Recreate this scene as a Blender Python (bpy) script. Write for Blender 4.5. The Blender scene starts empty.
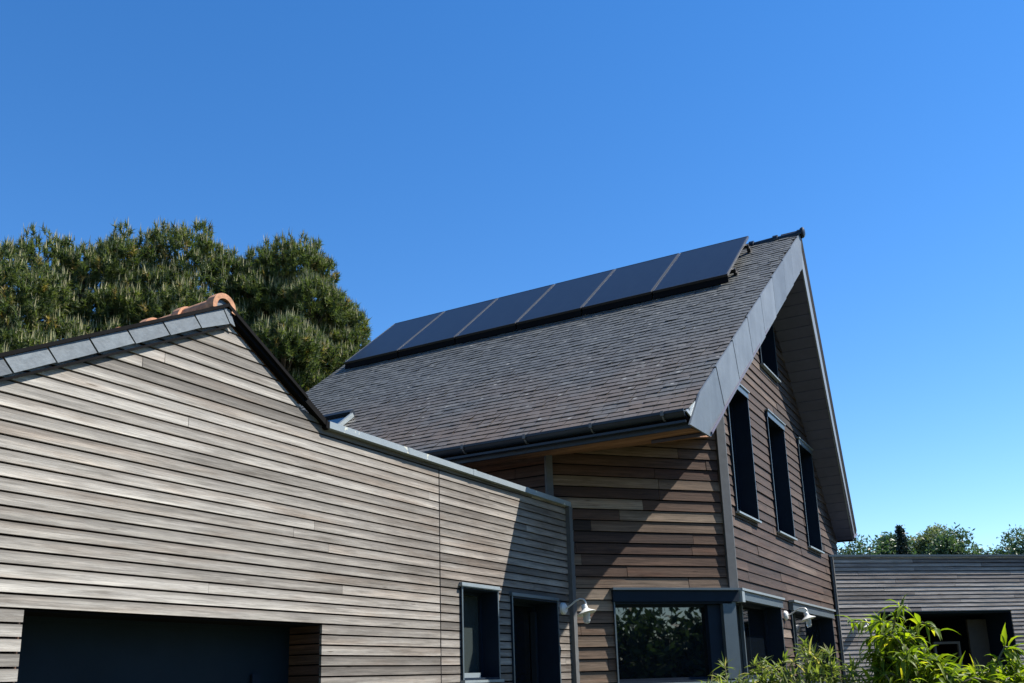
import bpy, bmesh, math, random
import numpy as np
from mathutils import Vector, Matrix
random.seed(7); rng = np.random.default_rng(7)
sc = bpy.context.scene
COL = sc.collection
U, EYE = 0.85, 1.55                 # one plan unit in metres, eye height
R = math.radians
GZ = -EYE / U                       # ground level in plan units

def w3(x, y, z): return Vector((x*U, y*U, EYE + z*U))

# ------------------------------------------------------------------ helpers
class MB:
    """collects faces (with material slots and a grain/tone attribute) for ONE mesh object"""
    def __init__(s): s.v=[]; s.f=[]; s.m=[]; s.g=[]; s.t=[]; s.sm=[]
    def face(s, pts, m=0, grain=None, tone=0.5, smooth=False):
        i=len(s.v); s.v += [tuple(p) for p in pts]; s.f.append(tuple(range(i,i+len(pts)))); s.m.append(m); s.sm.append(smooth)
        s.g += (grain if grain else [tuple(p) for p in pts]); s.t += [tone]*len(pts)
    def prism(s, front, off, m=0, grain=None, tone=.5, back=True):
        """front: polygon of points; off: vector to the back polygon"""
        n=len(front); b=[p+off for p in front]
        g=grain or [tuple(p) for p in front]
        s.face(front, m, g, tone)
        for i in range(n):
            j=(i+1)%n
            s.face([front[i],b[i],b[j],front[j]], m, [g[i],g[i],g[j],g[j]], tone)
        if back: s.face(b[::-1], m, g[::-1], tone)
    def box(s, c, ax, ay, az, m=0, tone=.5):
        c=Vector(c); ax=Vector(ax); ay=Vector(ay); az=Vector(az)
        fr=[c-ax-ay-az, c+ax-ay-az, c+ax-ay+az, c-ax-ay+az]
        s.prism(fr, 2*ay, m, tone=tone)
    def aabb(s, x0,x1,y0,y1,z0,z1, m=0, tone=.5):
        s.prism([Vector((x0,y0,z0)),Vector((x1,y0,z0)),Vector((x1,y0,z1)),Vector((x0,y0,z1))], Vector((0,y1-y0,0)), m, tone=tone)
    def tube(s, pts, rad, n=8, m=0, tone=.5, cap=True):
        pts=[Vector(p) for p in pts]
        if not isinstance(rad,(list,tuple)): rad=[rad]*len(pts)
        rings=[]; 
        for i,p in enumerate(pts):
            t=(pts[min(i+1,len(pts)-1)]-pts[max(i-1,0)]).normalized()
            up=Vector((0,0,1)) if abs(t.z)<.9 else Vector((1,0,0))
            a=t.cross(up).normalized(); b=t.cross(a).normalized()
            rings.append([p+(a*math.cos(2*math.pi*k/n)+b*math.sin(2*math.pi*k/n))*rad[i] for k in range(n)])
        for i in range(len(rings)-1):
            for k in range(n):
                l=(k+1)%n
                s.face([rings[i][k],rings[i][l],rings[i+1][l],rings[i+1][k]], m, tone=tone, smooth=True)
        if cap: s.face(rings[0][::-1], m, tone=tone); s.face(rings[-1], m, tone=tone)
    def lathe(s, c, prof, axis=Vector((0,0,1)), n=24, m=0):
        c=Vector(c); axis=axis.normalized(); a=axis.orthogonal().normalized(); b=axis.cross(a)
        rings=[[c+axis*h+(a*math.cos(2*math.pi*k/n)+b*math.sin(2*math.pi*k/n))*r for k in range(n)] for r,h in prof]
        for i in range(len(rings)-1):
            for k in range(n):
                l=(k+1)%n
                s.face([rings[i][k],rings[i][l],rings[i+1][l],rings[i+1][k]], m, smooth=True)
    def build(s, name, mats, parent=None, merge=False):
        me=bpy.data.meshes.new(name)
        me.from_pydata(s.v, [], s.f)
        if not isinstance(mats,(list,tuple)): mats=[mats]
        for m in mats: me.materials.append(m)
        me.polygons.foreach_set('material_index', s.m)
        me.polygons.foreach_set('use_smooth', s.sm)
        ga=me.attributes.new('grain','FLOAT_VECTOR','POINT'); ga.data.foreach_set('vector', np.array(s.g,dtype=np.float32).ravel())
        ta=me.attributes.new('tone','FLOAT','POINT'); ta.data.foreach_set('value', np.array(s.t,dtype=np.float32))
        if merge:
            bm=bmesh.new(); bm.from_mesh(me); bmesh.ops.remove_doubles(bm, verts=bm.verts, dist=1e-5); bm.to_mesh(me); bm.free()
        me.update()
        o=bpy.data.objects.new(name, me); COL.objects.link(o)
        if parent: o.parent=parent
        return o

def npmesh(name, V, F, mats, mi=None, parent=None, tone=None, smooth=False):
    """V (n,3) F (m,k) arrays"""
    me=bpy.data.meshes.new(name); k=F.shape[1]
    me.vertices.add(len(V)); me.vertices.foreach_set('co', V.astype(np.float32).ravel())
    me.loops.add(F.size); me.loops.foreach_set('vertex_index', F.astype(np.int32).ravel())
    me.polygons.add(len(F)); me.polygons.foreach_set('loop_start', np.arange(0,F.size,k,dtype=np.int32))
    me.polygons.foreach_set('loop_total', np.full(len(F),k,dtype=np.int32))
    for m in mats: me.materials.append(m)
    if mi is not None: me.polygons.foreach_set('material_index', mi.astype(np.int32))
    if smooth: me.polygons.foreach_set('use_smooth', np.ones(len(F),dtype=bool))
    if tone is not None:
        ta=me.attributes.new('tone','FLOAT','POINT'); ta.data.foreach_set('value', tone.astype(np.float32))
    me.update(calc_edges=True); me.validate()
    o=bpy.data.objects.new(name, me); COL.objects.link(o)
    if parent: o.parent=parent
    return o

def thing(name, label, cat, group=None):
    o=bpy.data.objects.new(name, None); COL.objects.link(o); o.empty_display_size=.2
    o['label']=label; o['category']=cat
    if group: o['group']=group
    return o
def setloc(o, loc):
    """move the Empty to loc while the children keep their world place"""
    o.location=loc
    for c in o.children: c.location = Vector(c.location) - Vector(loc)

# ------------------------------------------------------------------ materials
def newmat(name):
    m=bpy.data.materials.new(name); m.use_nodes=True; nt=m.node_tree; nt.nodes.clear()
    out=nt.nodes.new('ShaderNodeOutputMaterial'); b=nt.nodes.new('ShaderNodeBsdfPrincipled'); nt.links.new(b.outputs[0],out.inputs[0])
    return m,nt,b
def N(nt,t,**k):
    n=nt.nodes.new(t)
    for a,v in k.items(): setattr(n,a,v)
    return n
def noise(nt, vec, scale, detail=4, rough=.6):
    n=N(nt,'ShaderNodeTexNoise'); n.inputs['Scale'].default_value=scale; n.inputs['Detail'].default_value=detail; n.inputs['Roughness'].default_value=rough
    if vec is not None: nt.links.new(vec,n.inputs['Vector'])
    return n.outputs['Fac']
def ramp(nt, fac, stops):
    r=N(nt,'ShaderNodeValToRGB'); e=r.color_ramp.elements
    while len(e)<len(stops): e.new(.5)
    for q,(p,c) in zip(e,stops): q.position=p; q.color=(*c,1) if len(c)==3 else c
    nt.links.new(fac,r.inputs[0]); return r.outputs[0]
def mixc(nt, fac, a, b, mode='MIX'):
    m=N(nt,'ShaderNodeMix',data_type='RGBA',blend_type=mode)
    for s,v in ((0,fac),(6,a),(7,b)):
        if hasattr(v,'links') or hasattr(v,'is_linked'): nt.links.new(v,m.inputs[s])
        else: m.inputs[s].default_value = v if s==0 else (*v,1)
    return m.outputs[2]
def mth(nt, op, a, b=0.0):
    m=N(nt,'ShaderNodeMath',operation=op)
    for i,v in enumerate((a,b)):
        if hasattr(v,'is_linked'): nt.links.new(v,m.inputs[i])
        else: m.inputs[i].default_value=v
    return m.outputs[0]
def bump(nt, b, h, strength=.3, dist=.01):
    n=N(nt,'ShaderNodeBump'); n.inputs['Strength'].default_value=strength; n.inputs['Distance'].default_value=dist
    nt.links.new(h,n.inputs['Height']); nt.links.new(n.outputs[0],b.inputs['Normal'])

K=.80
def sc_(stops,k): return [(p,tuple(x*k for x in c)) for p,c in stops]
def wood(name, stops, streak=.35, rough=.75, blotch=None, stain=None, edges=True):
    m,nt,b=newmat(name); stops=sc_(stops,K)
    g=N(nt,'ShaderNodeAttribute',attribute_name='grain'); t=N(nt,'ShaderNodeAttribute',attribute_name='tone')
    mp=N(nt,'ShaderNodeMapping'); mp.inputs['Scale'].default_value=(.9,75,1); nt.links.new(g.outputs['Vector'],mp.inputs[0])
    st=noise(nt,mp.outputs[0],1.0,6,.7)
    mp2=N(nt,'ShaderNodeMapping'); mp2.inputs['Scale'].default_value=(1.1,9,1); nt.links.new(g.outputs['Vector'],mp2.inputs[0])
    bl=noise(nt,mp2.outputs[0],1.3,5,.65)
    mp3=N(nt,'ShaderNodeMapping'); mp3.inputs['Scale'].default_value=(5,160,1); nt.links.new(g.outputs['Vector'],mp3.inputs[0])
    fn=noise(nt,mp3.outputs[0],1.0,3,.6)
    base=ramp(nt,t.outputs['Fac'],stops)
    k=ramp(nt,bl,[(.28,(.48,.46,.44)),(.5,(.94,.94,.94)),(.72,(1.34,1.33,1.31))])
    c=mixc(nt,1.0,base,k,'MULTIPLY')
    k2=ramp(nt,st,[(.25,(1-streak,)*3),(.6,(1.0,1.0,1.0)),(.85,(1.12,1.12,1.12))])
    c=mixc(nt,1.0,c,k2,'MULTIPLY')
    k3=ramp(nt,fn,[(.3,(.8,.8,.8)),(.7,(1.1,1.1,1.1))])
    c=mixc(nt,1.0,c,k3,'MULTIPLY')
    # reddish/bleached patches where the weathering differs
    mp4=N(nt,'ShaderNodeMapping'); mp4.inputs['Scale'].default_value=(.9,5,1); mp4.inputs['Location'].default_value=(7,3,1); nt.links.new(g.outputs['Vector'],mp4.inputs[0])
    rb=noise(nt,mp4.outputs[0],1.0,4,.6)
    if blotch:
        f=ramp(nt,rb,[(.52,(0,0,0)),(.72,(1,1,1))]); ff=mth(nt,'MULTIPLY',f,.7)
        c2=mixc(nt,1.0,c,blotch,'MULTIPLY'); c=mixc(nt,ff,c,c2)
    # knots
    vk=N(nt,'ShaderNodeTexVoronoi'); vk.inputs['Scale'].default_value=1.0
    mp5=N(nt,'ShaderNodeMapping'); mp5.inputs['Scale'].default_value=(1.5,11,1); nt.links.new(g.outputs['Vector'],mp5.inputs[0]); nt.links.new(mp5.outputs[0],vk.inputs['Vector'])
    kf=ramp(nt,vk.outputs['Distance'],[(.03,(.3,.26,.22)),(.075,(1,1,1))])
    c=mixc(nt,.8,c,kf,'MULTIPLY')
    mp6=N(nt,'ShaderNodeMapping'); mp6.inputs['Scale'].default_value=(3.5,48,1); mp6.inputs['Location'].default_value=(3,1,5); nt.links.new(g.outputs['Vector'],mp6.inputs[0])
    sp=noise(nt,mp6.outputs[0],1.0,6,.75); c=mixc(nt,1.0,c,ramp(nt,sp,[(.28,(.68,.67,.66)),(.5,(1,1,1)),(.72,(1.22,1.22,1.2))]),'MULTIPLY')
    if edges: # each board is darker along its top edge and paler along its bottom edge
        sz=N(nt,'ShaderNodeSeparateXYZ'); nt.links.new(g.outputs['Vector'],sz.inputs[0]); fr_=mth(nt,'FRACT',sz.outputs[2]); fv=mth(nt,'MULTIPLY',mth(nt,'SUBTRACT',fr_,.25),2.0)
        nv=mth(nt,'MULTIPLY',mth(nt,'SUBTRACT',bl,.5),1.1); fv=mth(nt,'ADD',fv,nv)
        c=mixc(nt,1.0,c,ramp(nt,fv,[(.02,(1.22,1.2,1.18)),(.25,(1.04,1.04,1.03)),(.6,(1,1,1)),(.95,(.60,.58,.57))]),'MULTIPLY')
    if stain: # the sheltered end of the wall has weathered browner
        tc=N(nt,'ShaderNodeTexCoord'); sx=N(nt,'ShaderNodeSeparateXYZ'); nt.links.new(tc.outputs['Object'],sx.inputs[0])
        mr=N(nt,'ShaderNodeMapRange'); mr.inputs[1].default_value=4.0; mr.inputs[2].default_value=7.6; nt.links.new(sx.outputs[1],mr.inputs[0])
        nz=noise(nt,tc.outputs['Object'],.9,4,.6); nf=ramp(nt,nz,[(.35,(.45,.45,.45)),(.65,(1,1,1))]); ff=mth(nt,'MULTIPLY',mr.outputs[0],nf)
        c=mixc(nt,ff,c,mixc(nt,1.0,c,stain,'MULTIPLY'))
    nt.links.new(c,b.inputs['Base Color']); b.inputs['Roughness'].default_value=rough; b.inputs['Specular IOR Level'].default_value=.3
    bump(nt,b,sp,.5,.006)
    return m
def plain(name, col, rough=.5, metal=0, var=.12, scale=6, spec=.5, bmp=0):
    m,nt,b=newmat(name); tc=N(nt,'ShaderNodeTexCoord')
    n=noise(nt,tc.outputs['Object'],scale,5,.65)
    col=tuple(c*K for c in col)
    lo=tuple(c*(1-var) for c in col); hi=tuple(min(1,c*(1+var)) for c in col)
    c=ramp(nt,n,[(.3,lo),(.7,hi)]); nt.links.new(c,b.inputs['Base Color'])
    n2=noise(nt,tc.outputs['Object'],scale*3,4,.6)
    rr=N(nt,'ShaderNodeMapRange'); rr.inputs[3].default_value=max(0,rough-.08); rr.inputs[4].default_value=min(1,rough+.1)
    nt.links.new(n2,rr.inputs[0]); nt.links.new(rr.outputs[0],b.inputs['Roughness'])
    b.inputs['Metallic'].default_value=metal; b.inputs['Specular IOR Level'].default_value=spec
    if bmp: bump(nt,b,n2,bmp,.004)
    return m

M={}
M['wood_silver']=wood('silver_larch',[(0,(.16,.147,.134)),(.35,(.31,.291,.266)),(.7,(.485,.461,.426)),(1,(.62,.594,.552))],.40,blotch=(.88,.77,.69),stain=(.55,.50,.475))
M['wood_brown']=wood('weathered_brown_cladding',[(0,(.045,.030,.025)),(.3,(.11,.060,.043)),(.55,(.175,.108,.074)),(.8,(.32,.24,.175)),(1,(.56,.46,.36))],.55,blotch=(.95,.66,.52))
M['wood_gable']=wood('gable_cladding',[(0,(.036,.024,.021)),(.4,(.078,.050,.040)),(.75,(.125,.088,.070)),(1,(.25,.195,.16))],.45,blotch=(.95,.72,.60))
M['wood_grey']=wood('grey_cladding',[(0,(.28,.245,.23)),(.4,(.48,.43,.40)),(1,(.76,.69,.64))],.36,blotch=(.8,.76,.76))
M['wood_soffit']=wood('soffit_wood',[(0,(.27,.13,.07)),(1,(.40,.20,.11))],.3,edges=False)
M['black']=plain('breather_membrane',(.006,.006,.007),.9,spec=.1)
M['zinc']=plain('zinc_light',(.29,.335,.355),.45,.25,.10,7)
M['zinc_mid']=plain('zinc_barge',(.22,.245,.265),.5,.25,.10,3)
M['trim']=plain('window_trim_metal',(.12,.155,.18),.4,.3,.08)
def coping_mat():
    m,nt,b=newmat('coping_zinc'); tc=N(nt,'ShaderNodeTexCoord'); n=noise(nt,tc.outputs['Object'],5,5,.65)
    c=ramp(nt,n,[(.3,(.215,.25,.27)),(.7,(.265,.30,.315))]); n2=noise(nt,tc.outputs['Object'],7.5,3,.5)
    c=mixc(nt,ramp(nt,n2,[(.66,(0,0,0)),(.69,(1,1,1))]),c,(.55,.55,.46)); nt.links.new(c,b.inputs['Base Color']); b.inputs['Roughness'].default_value=.45; b.inputs['Metallic'].default_value=.2; return m
M['coping']=coping_mat()
M['navy']=plain('anthracite_metal',(.007,.017,.034),.6,0,.15,spec=.2)  # dark metal; window reveals use it with their shade put into the colour
M['gutter']=plain('gutter_metal',(.018,.028,.042),.4,.2,.2,spec=.35)
M['post']=plain('grey_post',(.115,.12,.125),.6,0,.15,12)
M['white']=plain('white_enamel',(.78,.79,.77),.3,0,.04)
M['verge_soffit']=plain('gable_soffit_board',(.105,.105,.165),.7,0,.12,3)
M['frame']=plain('panel_frame_alu',(.085,.09,.10),.45,.3,.05)
M['dark_frame']=plain('panel_frame_black',(.02,.02,.022),.4,.3,.05)
M['bark']=plain('pine_bark',(.12,.085,.06),.9,0,.35,9,bmp=.6)
M['bark_grey']=plain('grey_bark',(.13,.11,.085),.9,0,.3,9)
M['terracotta']=plain('terracotta',(.50,.25,.14),.85,0,.45,16)

def glass(name, col=(.004,.006,.009), ior=1.7):
    m,nt,b=newmat(name); b.inputs['Base Color'].default_value=(*col,1); b.inputs['Roughness'].default_value=.015; b.inputs['IOR'].default_value=ior
    tc=N(nt,'ShaderNodeTexCoord'); n=noise(nt,tc.outputs['Object'],1.3,2,.5); bump(nt,b,n,.05,.02)
    return m
M['glass']=glass('window_glass',ior=2.0); M['glass_clear']=glass('window_glass_pale',(.035,.045,.045),1.8)
def pv():
    m,nt,b=newmat('solar_cells'); tc=N(nt,'ShaderNodeTexCoord')
    g=N(nt,'ShaderNodeAttribute',attribute_name='grain')
    br=N(nt,'ShaderNodeTexBrick'); br.offset=0; br.inputs['Scale'].default_value=1; br.inputs['Mortar Size'].default_value=.002
    br.inputs['Brick Width'].default_value=.091; br.inputs['Row Height'].default_value=.182
    br.inputs['Color1'].default_value=(.012,.017,.028,1); br.inputs['Color2'].default_value=(.014,.02,.032,1); br.inputs['Mortar'].default_value=(.022,.028,.04,1)
    nt.links.new(g.outputs['Vector'],br.inputs['Vector']); nt.links.new(br.outputs['Color'],b.inputs['Base Color'])
    b.inputs['Roughness'].default_value=.32; b.inputs['Specular IOR Level'].default_value=.11
    return m
M['pv']=pv()
def slate():
    m,nt,b=newmat('roof_slate'); t=N(nt,'ShaderNodeAttribute',attribute_name='tone'); g=N(nt,'ShaderNodeAttribute',attribute_name='grain')
    base=ramp(nt,t.outputs['Fac'],[(0,(.044,.047,.046)),(.5,(.076,.080,.078)),(.93,(.108,.113,.108)),(1,(.18,.18,.17))])
    v=g.outputs['Vector']
    n1=noise(nt,v,14,5,.7); c=mixc(nt,1.0,base,ramp(nt,n1,[(.25,(.6,.6,.6)),(.75,(1.35,1.35,1.35))]),'MULTIPLY')
    # brown algae towards parts of the eaves, pale lichen specks
    n2=noise(nt,v,.9,5,.6); sp=N(nt,'ShaderNodeSeparateXYZ'); nt.links.new(v,sp.inputs[0])
    low=N(nt,'ShaderNodeMapRange'); low.inputs[1].default_value=2.9; low.inputs[2].default_value=0.2; nt.links.new(sp.outputs[1],low.inputs[0])
    f=mth(nt,'MULTIPLY',ramp(nt,n2,[(.34,(0,0,0)),(.55,(1,1,1))]),low.outputs[0])
    c=mixc(nt,mth(nt,'MULTIPLY',f,.85),c,(.105,.078,.056))
    vo=N(nt,'ShaderNodeTexVoronoi'); vo.inputs['Scale'].default_value=5.5; nt.links.new(v,vo.inputs['Vector']); sx=N(nt,'ShaderNodeSeparateXYZ'); nt.links.new(vo.outputs['Color'],sx.inputs[0])
    lf=mth(nt,'MULTIPLY',ramp(nt,vo.outputs['Distance'],[(.10,(1,1,1)),(.17,(0,0,0))]),ramp(nt,sx.outputs[0],[(.55,(0,0,0)),(.62,(1,1,1))])); c=mixc(nt,mth(nt,'MULTIPLY',lf,.75),c,(.27,.27,.25))
    nt.links.new(c,b.inputs['Base Color']); b.inputs['Roughness'].default_value=.55; b.inputs['Specular IOR Level'].default_value=.45
    bump(nt,b,n1,.5,.006); return m
M['slate']=slate()
def vslate():
    m,nt,b=newmat('verge_slate'); t=N(nt,'ShaderNodeAttribute',attribute_name='tone'); tc=N(nt,'ShaderNodeTexCoord')
    base=ramp(nt,t.outputs['Fac'],[(0,(.075,.09,.105)),(1,(.135,.16,.18))]); n=noise(nt,tc.outputs['Object'],20,5,.7)
    c=mixc(nt,1.0,base,ramp(nt,n,[(.3,(.75,.75,.75)),(.7,(1.15,1.15,1.15))]),'MULTIPLY'); nt.links.new(c,b.inputs['Base Color']); b.inputs['Roughness'].default_value=.5
    bump(nt,b,n,.5,.005); return m
M['vslate']=vslate()
def bargemat():
    m,nt,b=newmat('barge_zinc_plate'); t=N(nt,'ShaderNodeAttribute',attribute_name='tone'); tc=N(nt,'ShaderNodeTexCoord')
    base=ramp(nt,t.outputs['Fac'],[(0,(.125,.143,.157)),(1,(.195,.215,.23))]); n=noise(nt,tc.outputs['Object'],2.2,6,.7)
    mp=N(nt,'ShaderNodeMapping'); mp.inputs['Scale'].default_value=(9,9,.8); nt.links.new(tc.outputs['Object'],mp.inputs[0]); n2=noise(nt,mp.outputs[0],1,4,.6)
    c=mixc(nt,1.0,base,ramp(nt,n,[(.3,(.8,.8,.8)),(.7,(1.12,1.12,1.12))]),'MULTIPLY'); c=mixc(nt,1.0,c,ramp(nt,n2,[(.3,(.86,.86,.86)),(.6,(1.04,1.04,1.04))]),'MULTIPLY')
    nt.links.new(c,b.inputs['Base Color']); b.inputs['Roughness'].default_value=.5; b.inputs['Metallic'].default_value=.2; bump(nt,b,n,.25,.02); return m
M['barge']=bargemat()
def leafmat(name, stops, trans=.45, tcol=None, rough=.45, spec=.4):
    m=bpy.data.materials.new(name); m.use_nodes=True; nt=m.node_tree; nt.nodes.clear()
    out=N(nt,'ShaderNodeOutputMaterial'); b=N(nt,'ShaderNodeBsdfPrincipled'); t=N(nt,'ShaderNodeAttribute',attribute_name='tone')
    c=ramp(nt,t.outputs['Fac'],sc_(stops,.84)); nt.links.new(c,b.inputs['Base Color']); b.inputs['Roughness'].default_value=rough; b.inputs['Specular IOR Level'].default_value=spec
    if trans>0:
        tr=N(nt,'ShaderNodeBsdfTranslucent'); tc=mixc(nt,1.0,c,tcol or (1.4,1.5,.6),'MULTIPLY'); nt.links.new(tc,tr.inputs[0])
        mx=N(nt,'ShaderNodeMixShader'); mx.inputs[0].default_value=trans
        nt.links.new(b.outputs[0],mx.inputs[1]); nt.links.new(tr.outputs[0],mx.inputs[2]); nt.links.new(mx.outputs[0],out.inputs[0])
    else: nt.links.new(b.outputs[0],out.inputs[0])
    return m
M['needle']=leafmat('pine_needles',[(0,(.035,.058,.028)),(.5,(.095,.132,.048)),(.85,(.20,.225,.085)),(1,(.33,.24,.10))],.33,None,.6,.2)
M['candle']=leafmat('pine_candles',[(0,(.17,.19,.08)),(1,(.37,.33,.19))],0,None,.7,.2)
M['peach']=leafmat('peach_leaves',[(0,(.05,.09,.012)),(.5,(.13,.20,.02)),(.9,(.25,.33,.03)),(1,(.38,.38,.06))],.55,(1.7,1.7,.4),.5,.3)
M['shrub']=leafmat('shrub_leaves',[(0,(.06,.09,.025)),(.5,(.15,.20,.05)),(.85,(.28,.32,.09)),(1,(.45,.38,.22))],.42,(1.4,1.5,.6),.5,.35)
M['bg_green']=leafmat('background_leaves',[(0,(.035,.070,.045)),(.5,(.068,.125,.068)),(1,(.13,.195,.10))],.25)
M['bg_pale']=leafmat('background_pale_leaves',[(0,(.08,.11,.05)),(.5,(.17,.21,.10)),(1,(.32,.34,.20))],.25)
M['bg_dark']=leafmat('cypress_leaves',[(0,(.010,.024,.016)),(1,(.025,.045,.028))],.1)
M['stem']=plain('green_brown_stem',(.12,.11,.045),.7)

# ------------------------------------------------------------------ wall frames
class Frame:
    def __init__(s, q, heading): s.q=q; s.d=(math.sin(heading),math.cos(heading)); s.n=(s.d[1],-s.d[0])
    def p(s, a, z, o=0): return w3(s.q[0]+s.d[0]*a+s.n[0]*o, s.q[1]+s.d[1]*a+s.n[1]*o, z)
    def box(s, mb, a0,a1,z0,z1,o0,o1, m=0, tone=.5):
        fr=[s.p(a0,z0,o1),s.p(a1,z0,o1),s.p(a1,z1,o1),s.p(a0,z1,o1)]
        mb.prism(fr, s.p(a0,z0,o0)-s.p(a0,z0,o1), m, tone=tone)
def clip(poly, cell):
    """poly, cell: lists of (s,z); cell convex, counter-clockwise"""
    out=poly
    for i in range(len(cell)):
        a=cell[i]; b=cell[(i+1)%len(cell)]; inp=out; out=[]
        if not inp: return []
        side=lambda p:(b[0]-a[0])*(p[1]-a[1])-(b[1]-a[1])*(p[0]-a[0])
        for k in range(len(inp)):
            p=inp[k]; q=inp[(k+1)%len(inp)]; sp=side(p); sq=side(q)
            if sp>=0: out.append(p)
            if (sp>=0)!=(sq>=0):
                t=sp/(sp-sq); out.append((p[0]+t*(q[0]-p[0]), p[1]+t*(q[1]-p[1])))
    return out if len(out)>2 else []
def boards(fr, s0,s1,z0,z1, cells, holes, pitch, phase, gap, seams=(), lens=None, tonef=None, thick=.022, jitter=.002, gapj=.006, slant=0.0):
    mb=MB(); k0=math.floor((z0-phase)/pitch)
    z=phase+k0*pitch; start=random.random()
    while z<z1:
        # boards along the course
        cuts=[s0,s1]+[c for c in seams if s0<c<s1]
        if lens:
            x=s0-random.random()*lens[1]
            while x<s1:
                x+=random.uniform(*lens)
                if s0+.15<x<s1-.15: cuts.append(x)
        cuts=sorted(cuts)
        for a,b in zip(cuts[:-1],cuts[1:]):
            tone=tonef() if tonef else random.random(); go=random.uniform(0,60); rz=float(random.randint(0,20)); dj=random.uniform(-jitter,jitter)
            zb=[z+gap/2, z+pitch-gap/2]
            for h in holes:
                for hz in (h[2],h[3]):
                    if zb[0]<hz<zb[-1]: zb.append(hz)
            zb=sorted(set(zb))
            for za,zc in zip(zb[:-1],zb[1:]):
                if zc-za<.004: continue
                iv=[(a+(gapj/2 if a>s0 else 0), b-(gapj/2 if b<s1 else 0))]
                mid=(za+zc)/2
                for h in holes:
                    if h[2]<=mid<=h[3]:
                        nv=[]
                        for (p,q) in iv:
                            if h[0]>p: nv.append((p,min(q,h[0])))
                            if h[1]<q: nv.append((max(p,h[1]),q))
                        iv=[(p,q) for p,q in nv if q-p>.01]
                for (p,q) in iv:
                    for c in cells:
                        poly=clip([(p,za),(q,za),(q,zc),(p,zc)],c)
                        if poly:
                            g=[((x+go)*U,(y+rz)*U,rz+.25+.5*(y-z)/pitch) for x,y in poly]
                            # slightly slanted profile: top edge leans back
                            pts=[fr.p(x,y,dj - slant*(y-z)/pitch) for x,y in poly]
                            mb.prism(pts, fr.p(0,0,-thick)-fr.p(0,0,0), 0, g, tone, back=False)
            # membrane behind the course, with the same openings
            zb=[z,z+pitch]
            for h in holes:
                for hz in (h[2],h[3]):
                    if zb[0]<hz<zb[-1]: zb.append(hz)
            zb=sorted(set(zb))
            for za,zc in zip(zb[:-1],zb[1:]):
                iv=[(a,b)]; mid=(za+zc)/2
                for h in holes:
                    if h[2]<=mid<=h[3]:
                        nv=[]
                        for (p,q) in iv:
                            if h[0]>p: nv.append((p,min(q,h[0])))
                            if h[1]<q: nv.append((max(p,h[1]),q))
                        iv=[(p,q) for p,q in nv if q-p>.01]
                for (p,q) in iv:
                    for c in cells:
                        poly=clip([(p,za),(q,za),(q,zc),(p,zc)],c)
                        if poly: mb.face([fr.p(x,y,-thick-.014) for x,y in poly],1)
        z+=pitch
    return mb

def opening(fr, parent, name, s0,s1,z0,z1, depth, ct=.022, proud=.02, lintel=None, sill=False, bottom=True, top=True, sides=(1,1), label=None, revmat='navy', glassmat='glass', mullions=(), mulmat='trim', ledge=None):
    """lined opening: the named mesh is its metal casing; panes, sill and lintel are its children"""
    mb=MB()
    def plate(a0,a1,c0,c1):
        fr.box(mb,a0,a1,c0,c1,-depth,proud,0); 
    if sides[0]: plate(s0,s0+ct,z0,z1); fr.box(mb,s0-.002,s0+ct-.004,z0,z1,proud,proud+.008,1)
    if sides[1]: plate(s1-ct,s1,z0,z1); fr.box(mb,s1-ct+.004,s1+.002,z0,z1,proud,proud+.008,1)
    a0=s0+(ct if sides[0] else 0); a1=s1-(ct if sides[1] else 0)
    if top: plate(a0,a1,z1-ct,z1)
    if bottom: plate(a0,a1,z0,z0+ct)
    w=mb.build(name,[M[revmat],M['trim']],parent)
    if label: w['label']=label
    pm=MB(); fr.box(pm,a0,a1,z0+(ct if bottom else 0),z1-(ct if top else 0),-depth-.03,-depth,0); pm.build('pane',M[glassmat],w)
    fm=MB(); fw=.035
    for (p,q,c,d) in ((a0,a0+fw,z0,z1-ct),(a1-fw,a1,z0,z1-ct),(a0+fw,a1-fw,z1-ct-fw,z1-ct),(a0+fw,a1-fw,z0+ct,z0+ct+fw)): fr.box(fm,p,q,c,d,-depth,-depth+.03,0)
    fm.build('sash_frame',M['navy'],w)
    for mu in mullions:
        mm=MB(); fr.box(mm,mu[0],mu[1],z0+ct,z1-ct,-depth+.002,-depth+.05,0); mm.build('mullion',M[mulmat],w)
    if lintel:
        lm=MB(); h,pr=lintel
        fr.box(lm,s0-.03,s1+.03,z1,z1+.02,0,pr+.02,1)
        fr.box(lm,s0+.0,s1-.0,z1-h,z1-.002,proud+.01,pr,0)
        lm.build('lintel_flashing',[M['trim'],M['zinc']],w)
    if sill:
        sm=MB(); fr.box(sm,s0-.02,s1+.02,z0-.030,z0-.003,0,.06,0); sm.build('sill',M['zinc'],w)
    if ledge:
        sm=MB(); fr.box(sm,a0,a0+ledge,z0+ct+.001,z0+ct+.05,-depth+.031,-depth*.25,0); sm.build('inner_ledge',M['zinc'],w)
    return w

HL=R(29.68-28.66); HB=R(70.70-28.66); HR=R(76.98-28.66)
WL=Frame((-5.328,6.303),HL)      # garage wall
WB=Frame((-5.244,11.016),HB)     # bay wall
WG=Frame((-3.609,12.83),0.0)     # gable wall, s = y-12.83
WR=Frame((-3.609,19.90),HR)      # far wing
WS=Frame((-12.0,10.87),R(90))    # long eaves wall, s = x+12

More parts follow.
